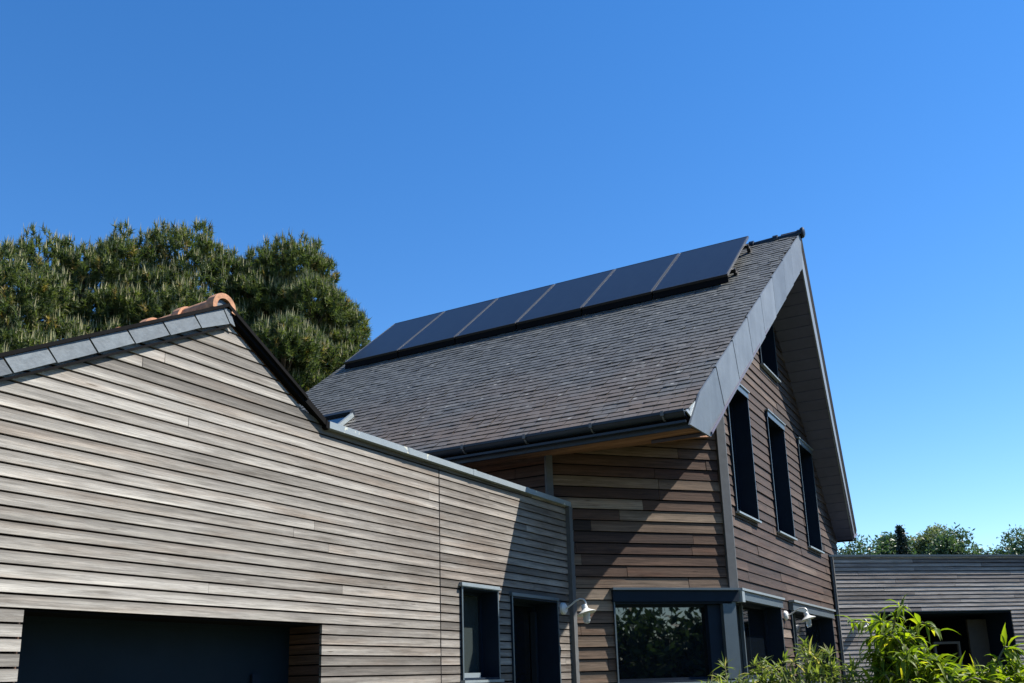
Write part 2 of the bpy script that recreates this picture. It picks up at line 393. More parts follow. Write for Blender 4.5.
# ------------------------------------------------------------------ setting
gm,nt,b=newmat('gravel_and_grass'); tc=N(nt,'ShaderNodeTexCoord')
n1=noise(nt,tc.outputs['Object'],.35,4,.6); n2=noise(nt,tc.outputs['Object'],45,4,.7)
ga=ramp(nt,n2,[(.3,(.06,.05,.04)),(.7,(.13,.11,.09))]); gb=ramp(nt,n2,[(.3,(.045,.055,.02)),(.7,(.08,.085,.035))])
nt.links.new(mixc(nt,ramp(nt,n1,[(.38,(0,0,0)),(.42,(1,1,1))]),ga,gb),b.inputs['Base Color']); b.inputs['Roughness'].default_value=.9
me=MB(); me.face([Vector((-400,-400,0)),Vector((400,-400,0)),Vector((400,400,0)),Vector((-400,400,0))])
g=me.build('ground',gm); g['kind']='structure'

# ------------------------------------------------------------------ garage wing
gw=thing('garage_wing','long silver-grey timber clad garage wing with low gable, slate verge and dark garage opening','building')
RS,RZ=-1.235,2.955      # ridge (top of roof at the wall)
def rooftop(s): return RZ-.525*(RS-s) if s<RS else RZ-.575*(s-RS)
bl=rooftop(-4.2)-.10
cells=[[(-4.2,GZ),(RS,GZ),(RS,rooftop(RS)-.10),(-4.2,bl)],
       [(RS,GZ),(-.33,GZ),(-.33,rooftop(-.33)-.10),(RS,rooftop(RS)-.10)],
       [(-.33,GZ),(-.012,GZ),(-.012,2.235),(-.33,rooftop(-.33)-.10)],
       [(-.012,GZ),(4.72,GZ),(4.72,2.20),(-.012,2.235)]]
PL=.0868
holes=[(-2.687,0.0,GZ,.5),(2.14,2.885,0.005,.965),(3.186,4.325,GZ,.925)]
tone_l=lambda: min(1,max(0,random.gauss(.62,.14))) if random.random()>.07 else random.uniform(.1,.35)
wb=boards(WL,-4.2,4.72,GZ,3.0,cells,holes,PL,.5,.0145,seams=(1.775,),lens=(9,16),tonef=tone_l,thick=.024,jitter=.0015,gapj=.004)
# vertical shadow joint beside the garage opening is simply a board end at the corner
wall=wb.build('cladding_wall',[M['wood_silver'],M['black']],gw)
# seam joint
mb=MB(); WL.box(mb,1.769,1.781,GZ,2.15,-.03,.002); mb.build('joint_strip',M['black'],gw)
# body behind (so the wing is solid): flat part and gable part
mb=MB()
for (a,b_,z) in ((-.3,4.72,2.12),):
    WL.box(mb,a,2.1,GZ,z,-3.6,-.55)
    WL.box(mb,2.1,b_,GZ,z,-3.6,-.62)
    WL.box(mb,2.1,3.1,1.0,z,-.62,-.06); WL.box(mb,a+.4,2.1,GZ,z,-.55,-.06); WL.box(mb,3.1,b_,.96,z,-.62,-.06)
WL.box(mb,-4.15,-.3,GZ,1.45,-5.5,-.65); WL.box(mb,-4.15,-.3,.56,1.42,-.65,-.06)
mb.build('inner_wall',M['black'],gw)
# flat roof membrane
mb=MB(); WL.box(mb,0.0,4.72,2.122,2.14,-3.6,-.06); mb.build('flat_roof',plain('roof_membrane',(.12,.12,.125),.8),gw)
# coping
mb=MB()
def slab(mb,fr,pts0,z_th,o0,o1,m=0):
    (a0,za),(a1,zb)=pts0
    f=[fr.p(a0,za-z_th,o1),fr.p(a1,zb-z_th,o1),fr.p(a1,zb,o1),fr.p(a0,za,o1)]
    mb.prism(f, fr.p(0,0,o0)-fr.p(0,0,o1), m)
xs=[-.012,1.2,2.4,3.6,4.76]
for i in range(4):
    zA=2.268-(xs[i]+.012)*.0075; zB=2.268-(xs[i+1]+.012)*.0075
    slab(mb,WL,[(xs[i]+.003,zA),(xs[i+1]-.003,zB)],.062,-.30,.055)
    if i: WL.box(mb,xs[i]-.03,xs[i]+.03,zA-.064,zA+.004,-.304,.058)
mb.build('coping',M['coping'],gw)
# pitched roof over the garage (clay tiles behind the slate verge)
def tilemat():
    m,nt,b=newmat('clay_roof'); tc=N(nt,'ShaderNodeTexCoord'); wv=N(nt,'ShaderNodeTexWave'); wv.inputs['Scale'].default_value=1.6; wv.bands_direction='Y'
    nt.links.new(tc.outputs['Object'],wv.inputs['Vector']); n=noise(nt,tc.outputs['Object'],7,5,.7)
    c=ramp(nt,n,[(.3,(.20,.10,.06)),(.7,(.42,.21,.12))]); nt.links.new(c,b.inputs['Base Color']); b.inputs['Roughness'].default_value=.85; bump(nt,b,wv.outputs['Fac'],1,.05); return m
mb=MB()
for sgn,e in ((-1,-4.35),(1,-.31)):
    a=WL.p(RS,RZ,.03); c=WL.p(e,rooftop(e),.03)
    back=WL.p(0,0,-5.6)-WL.p(0,0,.03)
    th=Vector((0,0,-.05*U))
    mb.prism([a,c,c+th,a+th], back)
roof=mb.build('tiled_roof',tilemat(),gw)
# verge slates on the left slope
mb=MB(); s=RS-.005; k=0
while s>-4.3:
    wd=random.uniform(.265,.285); s2=s-wd; t=random.random(); o=.040
    tilt=.035
    top=lambda x: rooftop(x)-.018
    h1=random.uniform(.115,.128); h2=random.uniform(.115,.128)
    f=[WL.p(s2-.02,top(s2-.02)-h1,o+.004),WL.p(s-.0-tilt*.2+.0,top(s)-h2,o),WL.p(s-tilt,top(s-tilt),o),WL.p(s2-tilt-.02,top(s2-tilt-.02),o+.004)]
    f=[WL.p(s2+.03,top(s2+.03)-h1,o+.004),WL.p(s+.03,top(s+.03)-h2,o),WL.p(s-.045,top(s-.045),o),WL.p(s2-.045,top(s2-.045),o+.004)]
    mb.prism(f, WL.p(0,0,0)-WL.p(0,0,.012), 0, tone=t)
    s=s2-.010; k+=1
# apex piece
f=[WL.p(RS+.03,RZ-.14,.042),WL.p(RS+.085,RZ-.155,.042),WL.p(RS+.02,RZ-.03,.042),WL.p(RS-.045,RZ-.035,.042)]
mb.prism(f, WL.p(0,0,0)-WL.p(0,0,.012), 0, tone=.8)
mb.build('verge_slate_band',M['vslate'],roof)
# thin dark drip battens under/over the verge
mb=MB()
def strip(a0,a1,zo,th,o0,o1,m=0):
    slab(mb,WL,[(a0,rooftop(a0)+zo),(a1,rooftop(a1)+zo)],th,o0,o1,m)
strip(-4.35,RS,.014,.028,-.02,.056); strip(-4.3,RS,-.01,.12,-.01,.024); strip(-4.3,RS+.03,-.142,.018,-.02,.030)
strip(RS,-.30,.012,.032,-.02,.058); strip(RS+.02,-.30,-.020,.040,-.02,.036)
slab(mb,WL,[(-.32,rooftop(-.32)+.01),(-.05,2.285)],.06,-.02,.045); slab(mb,WL,[(-.05,2.275),(-.012,2.262)],.07,-.02,.05)
mb.build('verge_trim',M['black'],roof)
# half-round clay ridge tiles
def ridge_tile(c, ax, L, r0, r1, mat, name, parent, up=Vector((0,0,1))):
    mb=MB(); side=ax.cross(up).normalized(); n=14; th=.018
    for (ra,rb,l0,l1) in ((r0,r1,0,L),(r0+.018,r0+.018,0,.07),):
        for k in range(n):
            a=math.pi*(k/n*1.14-.07); b_=math.pi*((k+1)/n*1.14-.07)
            P=lambda an,r,l: c+ax*l+side*(math.cos(an)*r)+up*(math.sin(an)*r)
            mb.face([P(a,ra,l0),P(b_,ra,l0),P(b_,rb,l1),P(a,rb,l1)],0,smooth=True)
            mb.face([P(a,ra-th,l0),P(b_,ra-th,l0),P(b_,ra,l0),P(a,ra,l0)],0)
            mb.face([P(a,rb-th,l1),P(b_,rb-th,l1),P(b_,ra-th,l0),P(a,ra-th,l0)],0,smooth=True)
    return mb.build(name,mat,parent)
axm=-(WL.p(0,0,1)-WL.p(0,0,0)).normalized()
for i in range(12):
    c=WL.p(RS-.045,RZ-.045-(.022 if i else 0),.055-i*.40)+Vector((0,0,random.uniform(-.004,.006)))
    ridge_tile(c,axm,.40*U+.03,.084,.074,M['terracotta'],'ridge_tile',roof)
mb=MB(); n=12
mb.face([WL.p(RS-.045,RZ-.045,.03)+ (WL.p(math.cos(math.pi*k/n)*.08,0,0)-WL.p(0,0,0))+Vector((0,0,math.sin(math.pi*k/n)*.062)) for k in range(n+1)],tone=.6); mb.build('ridge_end_slate',M['vslate'],roof)
# garage opening and door
dm=MB(); WL.box(dm,-2.687,-.0,GZ,.5,-.40,-.36,0)
for k in range(1,6):
    zz=GZ+k*.46; WL.box(dm,-2.66,-.02,zz-.012,zz+.012,-.362,-.354,0)
gd=dm.build('garage_door',plain('garage_door_paint',(.006,.017,.028),.65,0,.15,2,spec=.2),gw)
dm=MB(); WL.box(dm,-.45,-.36,-.01,.10,-.352,-.33); dm.build('door_handle',M['navy'],gd)
# wooden reveals
def reveal(fr,parent,name,s,z0,z1,o0,o1,facing,mat):
    mb=MB(); z=z0; 
    while z<z1-.01:
        zt=min(z+PL-.012,z1); t=random.random()*.5
        a=s; b_=s+.02*facing
        f=[fr.p(a,z,o1),fr.p(a,z,o0),fr.p(a,zt,o0),fr.p(a,zt,o1)]
        mb.prism(f, fr.p(b_,0,0)-fr.p(a,0,0),0,[(0,(z+5)*U,1),(abs(o1-o0)*U,(z+5)*U,1),(abs(o1-o0)*U,(zt+5)*U,1),(0,(zt+5)*U,1)],t)
        z+=PL
    return mb.build(name,mat,parent)
reveal(WL,gw,'reveal_boards',.0-.004,GZ,.49,-.36,-.03,1,M['wood_brown'])
reveal(WL,gw,'reveal_boards',-2.687+.004,GZ,.49,-.36,-.03,-1,M['wood_brown'])
mb=MB(); WL.box(mb,-2.70,.012,.488,.499,-.36,-.026); mb.build('opening_head',M['black'],gw)
# lintel joint mark: thin board frame over the opening
# window and door
opening(WL,gw,'window',2.14,2.885,.005,.965,.21,lintel=(.0,.03),sill=True,glassmat='glass_clear',ledge=.44)
lm=MB(); WL.box(lm,2.125,2.90,.957,1.003,0,.040); lm.build('lintel_flashing',M['zinc'],gw.children[-1])
d_=opening(WL,gw,'entrance_door',3.186,4.325,GZ,.925,.32,sill=False,bottom=False)
lm=MB(); WL.box(lm,3.17,4.34,.925,.962,0,.038); lm.build('lintel_flashing',M['trim'],d_)
lm=MB(); WL.box(lm,4.20,4.245,GZ,.80,-.31,-.24); lm.build('door_edge',M['gutter'],d_)
# corner post where the wing meets the bay
mb=MB(); WL.box(mb,4.69,4.80,GZ,2.19,-.02,.055); mb.build('corner_post',M['post'],gw)
setloc(gw, w3(-5.3,8.0,GZ))

# ------------------------------------------------------------------ gabled house
hs=thing('gabled_house','tall brown timber clad house with steep slate roof and deep gable overhang','building')
XL=-12.05
EY,EZ=10.30,3.03; AY,AZ=16.40,7.745; FY,FZ=21.50,2.87      # near eave, apex, far eave (top surface)
def topz(y): return EZ+(AZ-EZ)/(AY-EY)*(y-EY) if y<AY else AZ+(FZ-AZ)/(FY-AY)*(y-AY)
def rx(y): # rake x: the overhang deepens towards the apex
    return -3.235+(y-EY)/(AY-EY)*(.365) if y<AY else -2.87-(y-AY)/(FY-AY)*.42
IY,IZ=16.27,7.00
def undz(y): return IZ+(2.72-2.805*0-0)*0+ (7.00-2.80)/(16.27-10.85)*(y-16.27) if y<IY else IZ-(7.00-2.71)/(20.99-16.27)*(y-16.27)
# --- boards of the gable wall, bay wall and eaves wall
PB=.1493
tone_b=lambda: random.choice([random.uniform(0,.35),random.uniform(.2,.6),random.uniform(.3,.7),random.uniform(.6,.8),random.uniform(.7,1)])
tone_g=lambda: min(1,max(0,random.gauss(.42,.22)))
cells=[[(0,GZ),(IY-12.83,GZ),(IY-12.83,IZ),(0,undz(12.83))],[(IY-12.83,GZ),(8.16,GZ),(8.16,undz(20.99)),(IY-12.83,IZ)]]
WINS=[(13.22,14.40),(15.60,16.80),(17.94,19.13)]
holes=[(a-12.83,b-12.83,2.24,4.30) for a,b in WINS]+[(2.77,3.96,5.14,6.36),(0,2.42,GZ,1.10),(3.15,6.57,GZ,1.11)]
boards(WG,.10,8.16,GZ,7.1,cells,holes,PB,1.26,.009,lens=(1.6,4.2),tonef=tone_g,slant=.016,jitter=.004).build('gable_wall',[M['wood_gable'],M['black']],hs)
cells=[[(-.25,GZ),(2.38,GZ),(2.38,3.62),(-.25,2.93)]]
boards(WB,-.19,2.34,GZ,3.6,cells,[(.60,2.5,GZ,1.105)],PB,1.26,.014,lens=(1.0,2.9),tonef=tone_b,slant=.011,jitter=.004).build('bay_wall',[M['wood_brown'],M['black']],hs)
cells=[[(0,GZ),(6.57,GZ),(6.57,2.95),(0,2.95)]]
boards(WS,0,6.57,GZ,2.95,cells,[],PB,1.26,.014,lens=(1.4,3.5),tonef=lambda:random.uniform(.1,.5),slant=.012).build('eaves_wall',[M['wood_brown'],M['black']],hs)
# corner trims
mb=MB(); WB.box(mb,2.345,2.475,1.11,4.2,-.03,.03,0); mb.build('corner_trim',M['post'],hs)
mb=MB(); WG.box(mb,.0,.098,1.11,4.36,-.03,.024,0); mb.build('corner_trim',M['post'],hs)
mb=MB(); WB.box(mb,-.27,-.18,GZ,2.9,-.03,.035,0); mb.build('corner_trim',M['post'],hs)
mb=MB(); WG.box(mb,7.05,7.11,GZ,2.22,.026,.075,0); mb.build('downpipe_trim',M['post'],hs)
# solid body
mb=MB()
def bodyprism(poly_yz, x0, x1):
    f=[w3(x1,y,z) for y,z in poly_yz]; mb.prism(f, w3(x0,0,0)-w3(x1,0,0))
bodyprism([(13.4,GZ),(20.94,GZ),(20.94,2.6),(16.27,6.85),(13.4,undz(13.4)-.12)],XL+.1,-4.35)
bodyprism([(12.9,4.40),(20.94,2.6),(16.27,6.85)],-4.35,-4.30)
mb.build('inner_wall',M['black'],hs)
mb=MB(); mb.prism([w3(XL+.05,10.9,GZ),w3(XL+.05,20.97,GZ),w3(XL+.05,20.97,2.7),w3(XL+.05,16.27,6.95),w3(XL+.05,10.9,2.8)], w3(.06,0,0)-w3(0,0,0)); mb.build('rear_gable_wall',M['wood_brown'],hs)
mb=MB(); mb.aabb(XL*U,-3.63*U,20.93*U,20.99*U,0,(EYE+2.72*U)); mb.build('rear_wall',M['wood_brown'],hs)

# --- roof structure: dark deck under the slates
mb=MB(); T=.03
def quadslab(p, down, m=0): mb.prism(p, Vector((0,0,-down)), m)
quadslab([w3(XL,EY,topz(EY)-T),w3(rx(EY)-.02,EY,topz(EY)-T),w3(rx(AY)-.02,AY,AZ-T),w3(XL,AY,AZ-T)],.12)
quadslab([w3(XL,FY,topz(FY)-T),w3(XL,AY+.001,AZ-T),w3(rx(AY)-.02,AY+.001,AZ-T),w3(rx(FY)-.02,FY,topz(FY)-T)],.12)
roof=mb.build('roof',M['black'],hs)
# slates
SL=math.hypot(AY-EY,AZ-EZ)*U; dn=Vector((0,-(AZ-EZ),(AY-EY))).normalized(); ds=Vector((0,(AY-EY),(AZ-EZ))).normalized()
mb=MB(); expo=.120; rows=int(SL/expo)+1
for r in range(rows):
    v=r*expo; y=EY+v*ds.y/U; x=XL*U-.02-random.random()*.1; xe=rx(min(y,AY))*U-.012
    rowj=random.uniform(-.003,.003)
    while x<xe:
        wd=random.uniform(.150,.175); x1=min(x+wd-.004,xe); xa=max(x,XL*U-.02)
        if x1-xa>.02:
            lift=.015+abs(random.gauss(0,.003)); vj=rowj+random.gauss(0,.003); ln=expo+.06
            if v+ln>SL: ln=SL-v
            o=w3(0,EY,EZ-T); 
            P=lambda xx,vv,h: Vector((xx,o.y,o.z))+ds*vv+dn*h
            dz=random.gauss(0,.0018)
            a=P(xa,v+vj,lift+dz); b_=P(x1,v+vj+random.gauss(0,.0015),lift-dz); c=P(x1,v+ln,.004); d=P(xa,v+ln,.004)
            t=min(.92,max(0,random.gauss(.5,.14))) if random.random()>.01 else .93
            g=[(xa,v,0),(x1,v,0),(x1,v+ln,0),(xa,v+ln,0)]
            mb.face([a,b_,c,d],0,g,t)
            mb.face([a-dn*.011,b_-dn*.011,b_,a],0,g[:2]+g[:2],t*.6)
        x+=wd
mb.build('slate_covering',M['slate'],roof)
mb=MB() # far slope slates: seen only edge on
quadslab([w3(XL,FY,topz(FY)+.0),w3(XL,AY,AZ),w3(rx(AY)-.01,AY,AZ),w3(rx(FY)-.01,FY+.03,topz(FY)-.03)],.035); mb.build('slate_covering',M['slate'],roof)
# ridge tiles
axr=Vector((-1,0,0)); x=rx(AY)+.06
i=0
while x>-12.0:
    ridge_tile(w3(x,AY,AZ-.055),axr,.46*U,.072,.062,M['gutter'],'ridge_tile',roof); x-=.44; i+=1
mb=MB(); mb.lathe(w3(rx(AY)+.055,AY,AZ-.01),[(.001,-.02),(.072,-.02),(.08,.0),(.08,.025),(.05,.04),(.001,.045)],Vector((1,0,0)),16); mb.build('ridge_cap',M['gutter'],roof)
# barge boards (zinc plates on the raking edge)
def rake_plates(y0,yt,yb0):
    ts=[0,.105,.235,.365,.495,.625,.755,.86,.955,1.0]
    B0=(10.85,2.775); B1=(IY,IZ-.01); T0=(y0,topz(y0)+.015); T1=(AY,AZ-.01)
    mb=MB()
    def L_(a,b,t): return (a[0]+(b[0]-a[0])*t, a[1]+(b[1]-a[1])*t)
    P=lambda q,o: w3(rx(q[0])+.015+o,q[0],q[1])
    for k in range(len(ts)-1):
        a,b_=ts[k],ts[k+1]; g=.0095
        bl_=L_(B0,B1,a+g); br_=L_(B0,B1,b_); tl=L_(T0,T1,a+g); tr=L_(T0,T1,b_)
        if k==0: f=[P((10.20,2.79),0),P(B0,0),P(br_,.012),P(tr,.012),P((10.60,topz(10.60)+.01),0)]
        else: f=[P(bl_,0),P(br_,.012),P(tr,.012),P(tl,0)]
        mb.prism(f, Vector((-.02,0,0)),0,tone=random.random())
    bk=[P((10.22,2.80),-.006),P((10.86,2.79),-.006),P((B1[0],B1[1]+.01),-.006),P((T1[0],T1[1]-.01),-.006),P((10.6,topz(10.6)),-.006)]
    mb.prism(bk, Vector((-.02,0,0)),1)
    return mb
b1=rake_plates(10.60,AY,10.85)
b1.build('bargeboard',[M['barge'],M['black']],roof)['label']='wide light grey zinc bargeboard on the near rake'
mb=MB(); n=9
for k in range(n):
    ya=AY+(FY-AY)*k/n; yb=AY+(FY-AY)*(k+1)/n
    ia=IY+(20.99+.05-IY)*k/n; ib=IY+(20.99+.05-IY)*(k+1)/n
    # light plate follows the soffit edge, dark slate edge above it
    f=[w3(rx(ya)+.015,ia,undz(ia)-.01),w3(rx(yb)+.015,ib,undz(ib)-.01),w3(rx(yb)+.015,ib+(yb-ib)*.58,undz(ib)+(topz(yb)-undz(ib))*.58),w3(rx(ya)+.015,ia+(ya-ia)*.58,undz(ia)+(topz(ya)-undz(ia))*.58)]
    mb.prism(f, Vector((-.02,0,0)),0)
mb.build('bargeboard',M['zinc_mid'],roof)
mb=MB()
for k in range(n):
    ya=AY+(FY-AY)*k/n; yb=AY+(FY-AY)*(k+1)/n
    ia=IY+(21.04-IY)*k/n; ib=IY+(21.04-IY)*(k+1)/n
    f=[w3(rx(ya)+.012,ia+(ya-ia)*.58,undz(ia)+(topz(ya)-undz(ia))*.58),w3(rx(yb)+.012,ib+(yb-ib)*.58,undz(ib)+(topz(yb)-undz(ib))*.58),w3(rx(yb)+.012,yb+.10,topz(yb)+.03),w3(rx(ya)+.012,ya+.10,topz(ya)+.03)]
    mb.prism(f, Vector((-.03,0,0)),0)
mb.build('verge_edge',M['black'],roof)
mb=MB(); f=[w3(rx(AY)+.014,AY-.02,AZ-.02),w3(rx(FY)+.014,FY,topz(FY)),w3(rx(FY)+.014,FY+.13,topz(FY)+.07),w3(rx(AY)+.014,AY+.09,AZ+.09)]
mb.prism(f, Vector((-.30,0,0)),0); mb.build('slate_edge',M['black'],roof)
# gable soffits (boards run with the ridge)
mb=MB(); k=0; step=.235; y=IY+.0
L=math.hypot(20.99-IY,IZ-2.71); dirs=((20.99-IY)/L,-(IZ-2.71)/L); l=0
while l<L+.05:
    l1=min(l+step-.016,L+.05); ya,za=IY+dirs[0]*l,IZ+dirs[1]*l; yb,zb=IY+dirs[0]*l1,IZ+dirs[1]*l1
    mb.prism([w3(-3.63,ya,za),w3(rx(ya),ya,za),w3(rx(yb),yb,zb),w3(-3.63,yb,zb)], Vector((0,0,.03)),0,tone=random.random())
    l+=step
mb.prism([w3(-3.63,IY,IZ+.04),w3(rx(IY),IY,IZ+.04),w3(rx(20.9),21.0,2.75),w3(-3.63,21.0,2.75)], Vector((0,0,.03)),0)
mb.prism([w3(-3.63,21.03,2.70),w3(rx(21),21.03,2.70),w3(rx(21)-.0,FY,FZ-.03),w3(-3.63,FY,FZ-.03)], Vector((0,0,.02)),0)
mb.build('gable_soffit',M['verge_soffit'],roof)
mb=MB(); mb.prism([w3(-3.95,10.85,2.80),w3(rx(11.5),10.85,2.80),w3(rx(IY),IY,IZ),w3(-3.95,IY,IZ)], Vector((0,0,.03)),0); mb.build('gable_soffit',M['verge_soffit'],roof)
# eaves: fascia, timber soffit
mb=MB(); mb.aabb(XL*U,-3.26*U,(EY+.03)*U,(EY+.07)*U,EYE+2.79*U,EYE+2.97*U); mb.build('fascia',M['gutter'],roof)
mb=MB(); z_=lambda y: 2.795+.098*(y-EY) if y<10.92 else 2.856+.218*(y-10.92)
ys=[10.37,10.62,10.87,11.13,11.4,11.9,12.4,12.9]
for a,b_ in zip(ys[:-1],ys[1:]):
    xe=-3.30 if a<10.8 else -3.72
    mb.prism([w3(XL,a,z_(a)),w3(xe,a,z_(a)),w3(xe,b_-.012,z_(b_-.012)),w3(XL,b_-.012,z_(b_-.012))], Vector((0,0,.025)),0,[(XL*U,a*U,a),(xe*U,a*U,a),(xe*U,b_*U,a),(XL*U,b_*U,a)],random.random())
mb.build('eaves_soffit',M['wood_soffit'],roof)
# gutter with brackets
mb=MB(); gy,gz,gr=EY-.03,2.98,.078; n=12
x0,x1=XL,-3.29
for k in range(n):
    a=math.pi+math.pi*k/n; b_=math.pi+math.pi*(k+1)/n
    P=lambda x,an,r: w3(x,gy+math.cos(an)*r,gz+math.sin(an)*r)
    mb.face([P(x0,a,gr),P(x1,a,gr),P(x1,b_,gr),P(x0,b_,gr)],0,smooth=True)
    mb.face([P(x1,a,gr-.01),P(x0,a,gr-.01),P(x0,b_,gr-.01),P(x1,b_,gr-.01)],0,smooth=True)
    for x in (x0,x1): mb.face([w3(x,gy,gz),P(x,a,gr),P(x,b_,gr)],0)
mb.aabb(x0*U,x1*U,(gy-gr-.012)*U,(gy-gr+.004)*U,EYE+(gz-.02)*U,EYE+(gz+.012)*U)
mb.aabb(x0*U,(x1)*U,(gy-.03)*U,(EY+.03)*U,EYE+(2.84)*U,EYE+(2.868)*U)
gut=mb.build('gutter',M['gutter'],hs)
x=-3.55
while x>-11.9:
    mb=MB(); 
    mb.tube([w3(x,gy+math.cos(math.pi+math.pi*k/8)*(gr+.008),gz+math.sin(math.pi+math.pi*k/8)*(gr+.008)) for k in range(9)],.010,6)
    mb.aabb((x-.02)*U,(x+.02)*U,(gy-gr-.02)*U,(gy-gr+.0)*U,EYE+(gz-.04)*U,EYE+(gz+.018)*U)
    mb.build('gutter_bracket',M['post'],gut); x-=.92
mb=MB(); # light end piece by the bargeboard
mb.prism([w3(-3.27,EY-.06,2.97),w3(-3.235,EY+.02,2.90),w3(-3.21,EY+.32,3.22),w3(-3.27,EY+.28,3.22)],Vector((-.015,0,0)))
mb.build('gutter_end',M['zinc'],gut)
# --- windows of the gable
for (a,b_) in WINS:
    w=opening(WG,hs,'window',a-12.83,b_-12.83,2.24,4.30,.26,lintel=(.10,.04),sill=True)
w=opening(WG,hs,'window',2.77,3.96,5.14,6.36,.26,sill=True,label='high window under the ridge of the gable')
# bay corner window: lintel, corner column and panes
w=opening(WB,hs,'corner_window',.60,2.36,-.10,.93,.14,sides=(1,0),top=True,label='large corner window of the angled bay',sill=True)
lm=MB(); WB.box(lm,.575,2.47,1.085,1.115,-.02,.085,1); WB.box(lm,.585,2.46,.935,1.083,-.02,.05,0); WB.box(lm,.60,2.40,.932,1.10,-.3,-.02,2)
lm.build('lintel_flashing',[M['navy'],M['trim'],M['black']],w)
lm=MB(); WB.box(lm,2.22,2.42,GZ,.93,-.10,.02); lm.build('corner_column',M['trim'],w)
lm=MB(); WB.box(lm,2.02,2.22,GZ,.90,-.14,-.05); lm.build('mullion',M['navy'],w)
w=opening(WG,hs,'window',.12,2.42,-.10,1.0,.24,sides=(0,1),label='ground floor window beside the corner column',mullions=((.95,.985),),sill=True)
lm=MB(); WG.box(lm,.03,2.46,1.088,1.12,0,.095,1); WG.box(lm,.16,2.44,.965,1.086,-.02,.06,0); WG.box(lm,.03,.16,.93,1.086,-.02,.085,1)
WG.box(lm,.1,2.42,1.0,1.09,-.3,-.03,2); lm.build('lintel_flashing',[M['trim'],M['zinc'],M['black']],w)
w=opening(WG,hs,'window',3.15,6.57,-.25,1.0,.24,sides=(1,1),label='ground floor window behind the wall lamp',mullions=((4.3,4.335),),sill=True)
lm=MB(); WG.box(lm,3.10,6.62,1.098,1.13,0,.095,1); WG.box(lm,3.14,6.60,.965,1.096,-.02,.06,0); WG.box(lm,3.2,6.57,1.0,1.10,-.3,-.03,2); lm.build('lintel_flashing',[M['trim'],M['zinc'],M['black']],w)
# roof window at the far end
mb=MB(); o=w3(0,EY,EZ); P=lambda x,y,h: w3(x,y,topz(y))+dn*h
x0,x1,y0,y1=-10.35,-9.55,11.1,11.95
mb.prism([P(x0,y0,.0),P(x1,y0,.0),P(x1,y1,.0),P(x0,y1,.0)], dn*.05,1)
mb.prism([P(x1,y0,.0),P(x1+.05,y0,.0),P(x1+.05,y1+.0,.0),P(x1,y1+.0,.0)], dn*.06,2)
mb.prism([P(x0,y1,.0),P(x1,y1,.0),P(x1,y1+.09,.0),P(x0,y1+.09,.0)], dn*.085,0)
mb.build('roof_window',[M['navy'],M['glass'],M['zinc']],hs)
setloc(hs, w3(-7,15,GZ))

# ------------------------------------------------------------------ solar panels on the roof
pos=['leftmost black solar panel of the row on the slate roof, beside the pine','second black solar panel from the left on the slate roof','third black solar panel from the left on the slate roof',
     'fourth black solar panel from the left on the slate roof','fifth black solar panel from the left on the slate roof','rightmost black solar panel of the row, nearest the gable peak']
xL,xR=-11.77,-3.725; pw=(xR-xL)/6; py0,py1=14.44,16.20
oo=.185
for i in range(6):
    t=thing('solar_panel',pos[i],'solar panel','solar panels in a row on the slate roof')
    a,b_=xL+i*pw+.012,xL+(i+1)*pw-.012
    P=lambda x,y,h: w3(x,y,topz(y)+.168+(y-py0)/(py1-py0)*.07)+dn*h
    mb=MB(); h=(py1-py0)/ds.y*U*1.0; wdt=(b_-a)*U
    mb.face([P(a+.02,py0+.02,.0005),P(b_-.02,py0+.02,.0005),P(b_-.02,py1-.02,.0005),P(a+.02,py1-.02,.0005)],0,[(0,0,0),(wdt,0,0),(wdt,h,0),(0,h,0)])
    mb.prism([P(a+.02,py0+.02,-.006),P(b_-.02,py0+.02,-.006),P(b_-.02,py1-.02,-.006),P(a+.02,py1-.02,-.006)], -dn*.02,1)
    mb.build('cell_sheet',[M['pv'],M['dark_frame']],t)
    mb=MB(); e=.022
    for (xa,xb,ya,yb,mm) in ((a,b_,py0,py0+e,0),(a,b_,py1-e,py1,0),(a,a+e,py0+e,py1-e,1),(b_-e,b_,py0+e,py1-e,1)):
        mb.prism([P(xa,ya,.003),P(xb,ya,.003),P(xb,yb,.003),P(xa,yb,.003)], -dn*.036,mm)
    mb.build('frame',[M['dark_frame'],M['frame']],t)
    for yy in (14.75,15.85):
        mb=MB(); mb.prism([P(a-.012,yy-.025,-.036),P(b_+.012+(.05 if i==5 else 0),yy-.025,-.036),P(b_+.012+(.05 if i==5 else 0),yy+.025,-.036),P(a-.012,yy+.025,-.036)], -dn*.05,0)
        mb.build('mounting_rail',M['dark_frame'],t)
        for xx in (a+.2,b_-.2) if i<5 else (a+.2,b_+.05):
            mb=MB(); mb.prism([P(xx-.03,yy-.05,-.085),P(xx+.03,yy-.05,-.085),P(xx+.03,yy+.05,-.085),P(xx-.03,yy+.05,-.085)], -dn*.10,0); mb.build('roof_bracket',M['dark_frame'],t)
    sk_=[P(a,py0+.004,-.034),P(b_,py0+.004,-.034),w3(b_,py0+.03,topz(py0+.03)+.012),w3(a,py0+.03,topz(py0+.03)+.012)]  # black strip added in place of the panel's shadow on the slates
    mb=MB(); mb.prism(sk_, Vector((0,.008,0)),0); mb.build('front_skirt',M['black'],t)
    setloc(t, w3((a+b_)/2,py0,topz(py0)))

